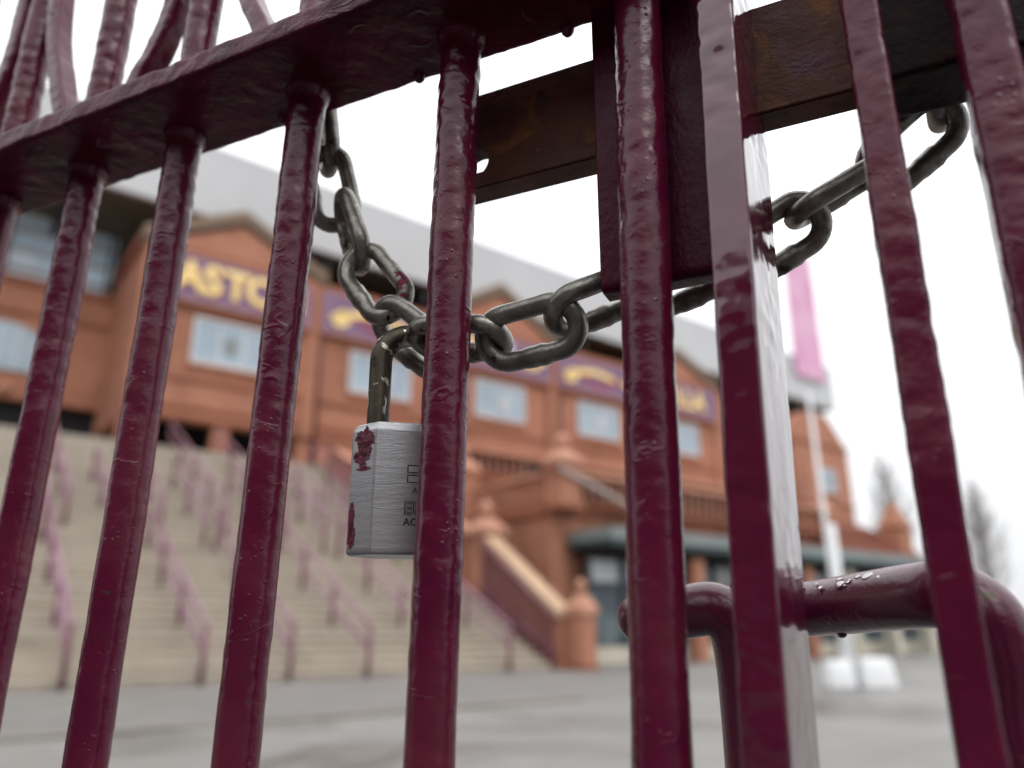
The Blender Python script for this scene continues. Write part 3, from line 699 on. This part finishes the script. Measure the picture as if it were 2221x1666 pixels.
bar(right, .0102, .0, 1.98, wd=.0165, dp=.0165, rad=.003, collar=False, tilt=0., amp=1.5)
bar(right, .0552, .12, 1.98, wd=.0215, dp=.0215, rad=.004, collar=False, tilt=0., amp=1.6)
bar(right, .165, .12, 1.98, collar=False, tilt=0.)
bar(right, .275, .12, 1.98, collar=False, tilt=0.)
def hrail(parent, s0, s1, n0, n1, z0, z1, name='rail', fine=True, m=None):
    k = int((s1-s0)/(.0022 if fine else .03)); pr_ = rsq(n1-n0, z1-z0, .0025)
    fr = [(G(s0+(s1-s0)*i/k, (n0+n1)/2, (z0+z1)/2), GN, Vector((0, 0, 1))) for i in range(k+1)]
    return sweep(name, pr_, fr, m or paint_rail, parent, 1.1)
hrail(left, -.98, -.062, .3072, .381, ZRB, ZRT)
hrail(left, -.98, -.03, D0-.012, D0+.034, .12, .145, fine=False)
hrail(left, -.98, -.03, .3072, .381, 1.93, 1.95, fine=False)
hrail(right, .005, .34, D0-.012, D0+.034, .12, .145, fine=False)
hrail(right, .005, .34, .3072, .381, 1.93, 1.95, fine=False)
# paint runs hanging under the rail
for sx, nx in ((-.250, .376), (-.143, .379), (-.365, .372)):
    p = G(sx, nx, ZRB-.0005)
    MB().lathe(p, [(.0002, -.0042), (.0022, -.0035), (.0038, -.0015), (.0045, .0008), (.0046, .002)], 12).build('paint_run', paint, left, True)
# lyre ornament: pairs of curved bars meeting the second and fourth uprights
def curved(parent, pts):
    P = [G(*q) for q in pts]; fr = []
    # Catmull-Rom resample
    Q = []
    for i in range(len(P)-1):
        p0 = P[max(i-1, 0)]; p1 = P[i]; p2 = P[i+1]; p3 = P[min(i+2, len(P)-1)]
        for k in range(24):
            t = k/24; Q.append(.5*((2*p1) + (p2-p0)*t + (2*p0-5*p1+4*p2-p3)*t*t + (3*p1-p0-3*p2+p3)*t**3))
    Q.append(P[-1])
    for i, q in enumerate(Q):
        t = (Q[min(i+1, len(Q)-1)] - Q[max(i-1, 0)]).normalized()
        a = GN.cross(t).normalized(); fr.append((q, a, GN))
    sweep('curved_bar', rsq(.015, .0192, .003), fr, paint, parent)
nm_ = D0+.0125
for c in (-.4514, -.672, -.896):
    w_ = .068 if c > -.5 else .062
    curved(left, [(c-w_-.004, nm_, ZRT+.002), (c-w_+.008, nm_, ZRT+.045), (c-.036, nm_, ZRT+.09), (c-.022, nm_, ZRT+.15), (c-.0205, nm_, ZRT+.24)])
    curved(left, [(c+w_+.014, nm_, ZRT+.002), (c+w_+.010, nm_, ZRT+.045), (c+.056, nm_, ZRT+.09), (c+.036, nm_, ZRT+.15), (c+.0225, nm_, ZRT+.24)])
# lock case behind the meeting bars
sA, zA = gsz(1304, 634, .3712)
lk = rsq(.0175, .24, .004)
k = 60
fr = [(G(sA + (-.061-sA)*i/k,   .3712+.00875, zA+.12), GN, Vector((0, 0, 1))) for i in range(k+1)]
sweep('lock_case', lk, fr, paint_plate, left, .5)
# keeper on the right leaf
kp = MB(); sK, _z = gsz(1896, 276, .388); zK = gsz(1940, 263, .428)[1]
dark_iron = pbr('black_painted_iron', (.012, .005, .007), .45, 0, (.03, .009, .007), 40., .5, .7, spec=.08, bumps=[(200., .0006, 4., (1, 1, 1))])
hrail(right, sK, sK+.16, .388, .428, zK, zK+.19, 'keeper_block', True, dark_iron)

# ------------------------------------------------------------------ rusty slide bolt
sl0, _ = gsz(968, 330, .392); zf0, zf1 = 1.2695, 1.3405
sb = root('slide_bolt', G(-.1, .40, 1.27), 'rusty flat bolt bar with a drilled hole passing behind the lock case', 'bolt bar')
def bolt():
    hs, hz = gsz(1024, 352, .392); hr = .0115
    s0, s1, n0, n1 = sl0, .032, .392, .4095
    # front face built round the drilled hole: ring of quads to an enclosing square, then grids
    bm = bmesh.new(); K = 32
    def lay(n):
        q = .024
        inner = [bm.verts.new(G(hs+hr*math.cos(2*math.pi*i/K), n, hz+hr*math.sin(2*math.pi*i/K))) for i in range(K)]
        outer = []
        for i in range(K):
            a = 2*math.pi*i/K; c_, s_ = math.cos(a), math.sin(a)
            m_ = max(abs(c_), abs(s_)); x = hs + c_/m_*q; z = hz + s_/m_*q
            x = max(x, s0); z = min(max(z, zf0), zf1)
            outer.append(bm.verts.new(G(x, n, z)))
        return inner, outer, q
    layers_ = [lay(n0), lay(n1)]
    for (inn, out, q), flip in zip(layers_, (False, True)):
        for i in range(K):
            f = [inn[i], out[i], out[(i+1) % K], inn[(i+1) % K]]
            try: bm.faces.new(f if not flip else f[::-1])
            except Exception: pass
    for i in range(K):
        a, b_ = layers_[0][0], layers_[1][0]
        bm.faces.new([a[i], a[(i+1) % K], b_[(i+1) % K], b_[i]])
    q = .024
    def face(n, a0, a1, z0, z1): bm.faces.new([bm.verts.new(G(*c_)) for c_ in ((a0, n, z0), (a1, n, z0), (a1, n, z1), (a0, n, z1))])
    xl = max(hs-q, s0)
    for n in (n0, n1):
        if hz-q > zf0: face(n, xl, hs+q, zf0, hz-q)
        if hz+q < zf1: face(n, xl, hs+q, hz+q, zf1)
        face(n, hs+q, s1, zf0, zf1)
        if s0 < xl: face(n, s0, xl, zf0, zf1)
    for z in (zf0, zf1): bm.faces.new([bm.verts.new(G(*c_)) for c_ in ((s0, n0, z), (s1, n0, z), (s1, n1, z), (s0, n1, z))])
    for s_ in (s0, s1): bm.faces.new([bm.verts.new(G(*c_)) for c_ in ((s_, n0, zf0), (s_, n1, zf0), (s_, n1, zf1), (s_, n0, zf1))])
    bmesh.ops.remove_doubles(bm, verts=bm.verts, dist=1e-5); bmesh.ops.recalc_face_normals(bm, faces=bm.faces)
    me = bpy.data.meshes.new('bar'); bm.to_mesh(me); bm.free(); me.materials.append(rust)
    o = bpy.data.objects.new('bar', me); COL.objects.link(o); attach(o, sb)
    be = o.modifiers.new('edge', 'BEVEL'); be.width = .0012; be.segments = 2; be.limit_method = 'ANGLE'
bolt()
MB().gbox(sl0+.002, .032, .3895, .3915, zf0+.0005, zf0+.010).build('lip', rust, sb)

# ------------------------------------------------------------------ chain
chain = root('chain', gpix(1003, 735, .385), 'heavy worn steel chain looped behind the gate bars through the padlock', 'chain')
def link(e0, e1, n0, n1, roll, d=.0116, Lo=.0695, Wo=.0395, fit=False, weld=True):
    p0, p1 = gpix(*e0, n0), gpix(*e1, n1); c = (p0+p1)/2; ax = (p1-p0)
    if fit: Lo = max(.05, min(.072, ax.length))
    ax.normalize()
    view = (CAMP - c).normalized(); nrm = (view - ax*view.dot(ax)).normalized(); side = nrm.cross(ax)
    rr = math.radians(roll); sd_ = side*math.cos(rr) + nrm*math.sin(rr)
    r = (Wo-d)/2; hl = (Lo-Wo)/2
    path = []
    for k in range(15): a = -math.pi/2 + math.pi*k/14; path.append((hl+r*math.cos(a), r*math.sin(a)))
    for k in range(1, 9): path.append((hl-2*hl*k/9, r))
    for k in range(15): a = math.pi/2 + math.pi*k/14; path.append((-hl+r*math.cos(a), r*math.sin(a)))
    for k in range(1, 9): path.append((-hl+2*hl*k/9, -r))
    n = len(path); seg = 16; vs, fs = [], []
    up = ax.cross(sd_)
    for i in range(n):
        x, y = path[i]; xa, ya = path[i-1]; xb, yb = path[(i+1) % n]
        t = Vector((xb-xa, yb-ya)).normalized(); nx, ny = t.y, -t.x
        o_ = c + ax*x + sd_*y
        q = d/2
        if weld and y < -r*.98 and abs(x) < .0052: q *= 1.12
        if weld and y < -r*.98 and .003 < x < .0052: q *= 1.04
        for k in range(seg):
            a = 2*math.pi*k/seg; dv = (ax*nx + sd_*ny)*math.cos(a) + up*math.sin(a)
            p = o_ + dv*q; vs.append(p + dv*(.00018*fbm(p, 140) + .00008*fbm(p, 420)))
    for i in range(n):
        for k in range(seg):
            k2 = (k+1) % seg; i2 = (i+1) % n; fs.append((i*seg+k, i*seg+k2, i2*seg+k2, i2*seg+k))
    obj('link', vs, fs, steel, chain, True)
LK = [
 ((690, 40), (702, 225), .402, .402, 10), ((704, 205), (718, 388), .398, .396, 78), ((698, 322), (736, 496), .388, .40, 12),
 ((733, 411), (796, 600), .392, .388, 72), ((751, 531), (881, 703), .385, .385, 6), ((806, 664), (988, 806), .385, .397, 38),
 ((883, 737), (1115, 733), .384, .388, 52), ((1036, 752), (1271, 690), .384, .385, 4), ((1185, 694), (1410, 612), .3805, .412, 46),
 ((1358, 650), (1600, 548), .415, .425, 0), ((1575, 588), (1791, 450), .428, .440, 8), ((1700, 486), (1940, 342), .430, .445, 80),
 ((1858, 420), (2098, 205), .447, .450, 4), ((2030, 292), (2066, 40), .455, .455, 80)]
for a in LK: link(*a)

# ------------------------------------------------------------------ padlock
def padlock():
    nL = .3835
    pc = gpix(868, 1060, nL); dep = (pc - CAMP).length
    Z1 = gpix(830, 934, nL).z; Z0 = gpix(800, 1211, nL).z
    fx = Vector((math.cos(math.radians(13)), math.sin(math.radians(13)), 0)); fy = Vector((-fx.y, fx.x, 0))    # lock: right, away
    ctr = Vector((pc.x, pc.y, 0))
    r = root('padlock', ctr + Vector((0, 0, Z0)), 'solid steel padlock with maroon paint dabs hanging from the chain behind the middle bar', 'padlock')
    HW, HT, CH = .0290, .0155, .0125
    def W(x, y, z): return ctr + fx*x + fy*y + Vector((0, 0, z))
    plan = [(-HW+CH, -HT), (HW-CH, -HT), (HW, -HT+CH), (HW, HT-CH), (HW-CH, HT), (-HW+CH, HT), (-HW, HT-CH), (-HW, -HT+CH)]
    bm = bmesh.new(); rings = []
    zs = [(Z0, .0016), (Z0+.0014, .0002), (Z0+.0035, 0)] + [(Z0+.0035+(Z1-.0085-Z0)*k/6, 0) for k in range(1, 7)]
    zs += [(Z1-.0035, .0005), (Z1-.0012, .0014), (Z1, .0032)]
    for z, ins in zs:
        ring = []
        for x, y in plan:
            f = 1 - ins/HW*(1.6 if abs(x) > HW-.001 and z > Z1-.006 else 1); g_ = 1 - ins/HT*.35
            ring.append(bm.verts.new(W(x*f, y*g_, z)))
        rings.append(ring)
    for a, b_ in zip(rings, rings[1:]):
        for k in range(8): bm.faces.new([a[k], a[(k+1) % 8], b_[(k+1) % 8], b_[k]])
    bm.faces.new(rings[0][::-1]); bm.faces.new(rings[-1])
    me = bpy.data.meshes.new('body'); bm.to_mesh(me); bm.free(); me.materials.append(lock_m)
    o = bpy.data.objects.new('body', me); COL.objects.link(o); attach(o, r)
    be = o.modifiers.new('edge', 'BEVEL'); be.width = .0009; be.segments = 2; be.limit_method = 'ANGLE'; be.angle_limit = math.radians(25)
    # shackle
    sp2 = .0178; sx_ = .0030; top = gpix(886, 706, nL).z; rs = .0068; zc = top - rs - sp2
    pts = [W(sx_-sp2, 0, Z1-.004), W(sx_-sp2, 0, Z1+.006), W(sx_-sp2, 0, zc-.004)] + [W(sx_-sp2*math.cos(a), 0, zc+sp2*math.sin(a)) for a in [math.pi*k/20 for k in range(21)]] + [W(sx_+sp2, 0, Z1+.006), W(sx_+sp2, 0, Z1-.004)]
    dense = []
    for a, b_ in zip(pts, pts[1:]):
        m_ = max(1, int((b_-a).length/.002))
        for k in range(m_): dense.append(a + (b_-a)*k/m_)
    dense.append(pts[-1])
    MB().tube(dense, rs, 20).build('shackle', shk, r, True)
    # engraved marks on the front face
    fn = -HT - .00012
    x0 = -HW + CH
    H = Z1 - Z0
    def eng(name, x, z, wd, h, m, dz=0): return MB().add([W(x, fn-dz, z), W(x+wd, fn-dz, z), W(x+wd, fn-dz, z+h), W(x, fn-dz, z+h)], [(0, 1, 2, 3)]).build(name, m, r)
    def lettering(body, size, x, z, m, off=.0):
        me = text_mesh(body, size, .00005, off); M = Matrix((fx, Vector((0, 0, 1)), fx.cross(Vector((0, 0, 1))))).transposed().to_4x4(); M.translation = W(x, fn, z)
        me.transform(M); me.materials.clear(); me.materials.append(m)
        q = bpy.data.objects.new('engraved_lettering', me); COL.objects.link(q); attach(q, r)
    lettering('ACC', .0058, x0+.0235, Z0+H*.236, ink_m, .00012)
    lettering('EU', .0100, x0+.0235, Z0+H*.335, ink_m, .0003)
    lettering('EU', .0100, x0+.0237, Z0+H*.335, pale_eng, -.0002)
    lettering('A', .0050, x0+.0235, Z0+H*.47, ink_m, .0)
    for k, zz in enumerate((.53, .605)):
        eng('engraved_block', x0+.0188, Z0+H*zz, .0075, H*.062, ink_m); eng('engraved_block_fill', x0+.0195, Z0+H*zz+.0006, .0075, H*.062-.0014, pale_eng, .00006)
    # maroon paint dabs on the left facet, irregular outlines
    c45 = math.sqrt(.5); ftx = (fx*c45 - fy*c45); fno = (-fx - fy).normalized()
    def facet(t, z): # t 0..1 along facet from the left end to the front edge
        return W(-HW + CH*t, -HT+CH - CH*t, z) + (-fx*c45 - fy*c45)*.00016
    rnd = random.Random(5)
    def dab(tc, zc_, rt, rz, seed, n=44):
        rn = random.Random(seed); vs = [facet(tc, Z0+H*zc_)]
        for k in range(n):
            a = 2*math.pi*k/n; q = 1 + .32*noise.noise(Vector((math.cos(a)*2.2+seed, math.sin(a)*2.2, 0))) + rn.uniform(-.16, .16)
            t = min(.97, max(.03, tc + rt*q*math.cos(a))); vs.append(facet(t, Z0+H*(zc_ + rz*q*math.sin(a))))
        obj('paint_dab', vs, [(0, 1+k, 1+(k+1) % n) for k in range(n)], dab_m, r)
    dab(.56, .865, .40, .075, 1); dab(.54, .79, .30, .06, 2); dab(.45, .725, .34, .045, 3); dab(.52, .665, .16, .03, 4)
    dab(.60, .94, .06, .03, 5); dab(.20, .74, .10, .03, 6); dab(.78, .84, .10, .02, 7); dab(.55, .635, .3, .016, 8)
    dab(.14, .27, .13, .13, 9); dab(.19, .14, .16, .09, 10); dab(.8, .76, .05, .01, 12); dab(.28, .885, .12, .03, 13)
padlock()

# ------------------------------------------------------------------ bent tube hoop behind the gate
TR = .0163
def tp(x, y, dep): return CAMP + ray(x, y)*dep
A = tp(1392, 1341, .515); Jn = tp(1560, 1319, .475); B0 = tp(1760, 1320, .480); B1 = tp(1990, 1292, .400)
hoop = root('hoop_barrier', Vector((Jn.x, Jn.y, 0)), 'wet maroon bent tube hoop with water drops standing behind the gate', 'barrier')
def smooth_path(P, step=14):
    Q = []
    for i in range(len(P)-1):
        p0 = P[max(i-1, 0)]; p1 = P[i]; p2 = P[i+1]; p3 = P[min(i+2, len(P)-1)]
        for k in range(step):
            t = k/step; Q.append(.5*((2*p1) + (p2-p0)*t + (2*p0-5*p1+4*p2-p3)*t*t + (3*p1-p0-3*p2+p3)*t**3))
    Q.append(P[-1]); return Q
def tube_obj(name, Q, rad, m, parent, seg=32, amp=.2, capround=False):
    vs, fs = [], []; n = len(Q); ref = None
    rr = [rad]*n
    if capround:
        t = (Q[1]-Q[0]).normalized(); pre = []; pr = []
        for k in range(1, 9):
            a = math.pi/2*k/8.2; pre.insert(0, Q[0]-t*rad*math.sin(a)); pr.insert(0, rad*math.cos(a))
        Q = pre + Q; rr = pr + rr; n = len(Q)
    for i, p in enumerate(Q):
        t = (Q[min(i+1, n-1)] - Q[max(i-1, 0)]).normalized()
        if ref is None: ref = Vector((0, 0, 1)) if abs(t.z) < .9 else Vector((1, 0, 0))
        a = (ref - t*ref.dot(t)).normalized(); ref = a; c = t.cross(a)
        for k in range(seg):
            th = 2*math.pi*k/seg; dv = a*math.cos(th)+c*math.sin(th); q = p + dv*rr[i]; vs.append(q + dv*lumps(q, amp))
    for i in range(n-1):
        for k in range(seg):
            k2 = (k+1) % seg; fs.append((i*seg+k, i*seg+k2, (i+1)*seg+k2, (i+1)*seg+k))
    fs.append(tuple(reversed(range(seg)))); fs.append(tuple((n-1)*seg+k for k in range(seg)))
    return obj(name, vs, fs, m, parent, True)
dirB = (B1-B0).normalized()
C0 = tp(2060, 1292, .386); C1 = tp(2135, 1335, .372); C2 = tp(2172, 1425, .366); C3 = tp(2185, 1560, .362)
path = smooth_path([tp(1597, 1320, .4795), tp(1670, 1321, .481), B0, B1, C0, C1, C2, C3, Vector((C3.x+.004, C3.y-.001, .92)), Vector((C3.x+.006, C3.y-.002, .85))], 22)
path += [Vector((C3.x+.006, C3.y-.002, .85 - .85*k/30)) for k in range(1, 31)]
tube_obj('top_tube', path, TR, tube_p, hoop)
LG = Vector((Jn.x+.0135, Jn.y+.006, 0))
p_leg = smooth_path([A, tp(1480, 1328, .492), tp(1548, 1322, .482), Vector((LG.x-.004, LG.y, 1.0005)), Vector((LG.x, LG.y, .978)), Vector((LG.x+.001, LG.y, .94))], 14)
p_leg += [Vector((LG.x+.001, LG.y, .94 - .94*k/30)) for k in range(1, 31)]
tube_obj('leg', p_leg, TR, tube_p, hoop, capround=True)
# water drops sitting on the tube
def drop(t, ang, sx, sz):
    p = B0 + (B1-B0)*t; ax = dirB; up = (Vector((0, 0, 1)) - ax*ax.z).normalized(); sd_ = ax.cross(up)
    nrm = up*math.cos(ang) + sd_*math.sin(ang); tn = ax.cross(nrm)
    c = p + nrm*(TR-.0002); vs, fs = [], []; n = 12
    for i in range(6):
        a = math.pi/2*i/5
        for k in range(n):
            th = 2*math.pi*k/n
            vs.append(c + (ax*math.cos(th)*sx + tn*math.sin(th)*sx*.62)*math.cos(a) + nrm*sz*math.sin(a)*.999)
    for i in range(5):
        for k in range(n):
            k2 = (k+1) % n; fs.append((i*n+k, i*n+k2, (i+1)*n+k2, (i+1)*n+k))
    obj('water_drop', vs, fs, water, hoop, True)
toc = (CAMP - B0).normalized(); up = (Vector((0, 0, 1)) - dirB*dirB.z).normalized(); sgn = 1 if dirB.cross(up).dot(toc) > 0 else -1
for t, a, sx, sz in ((.09, .55, .0036, .0016), (.32, .75, .0024, .001), (.48, .2, .0025, .0013), (.52, .72, .0040, .0018), (.595, .62, .0017, .0009), (.60, .45, .0014, .0008), (.66, .25, .0022, .001), (.75, .30, .0042, .0013), (.25, .3, .0016, .0008), (.87, .6, .0018, .0009), (.575, .85, .0012, .0007)):
    drop(t, (a*.55+.55)*sgn, sx*1.1, sz*.45)
drop(.28, math.pi, .0038, .0022)
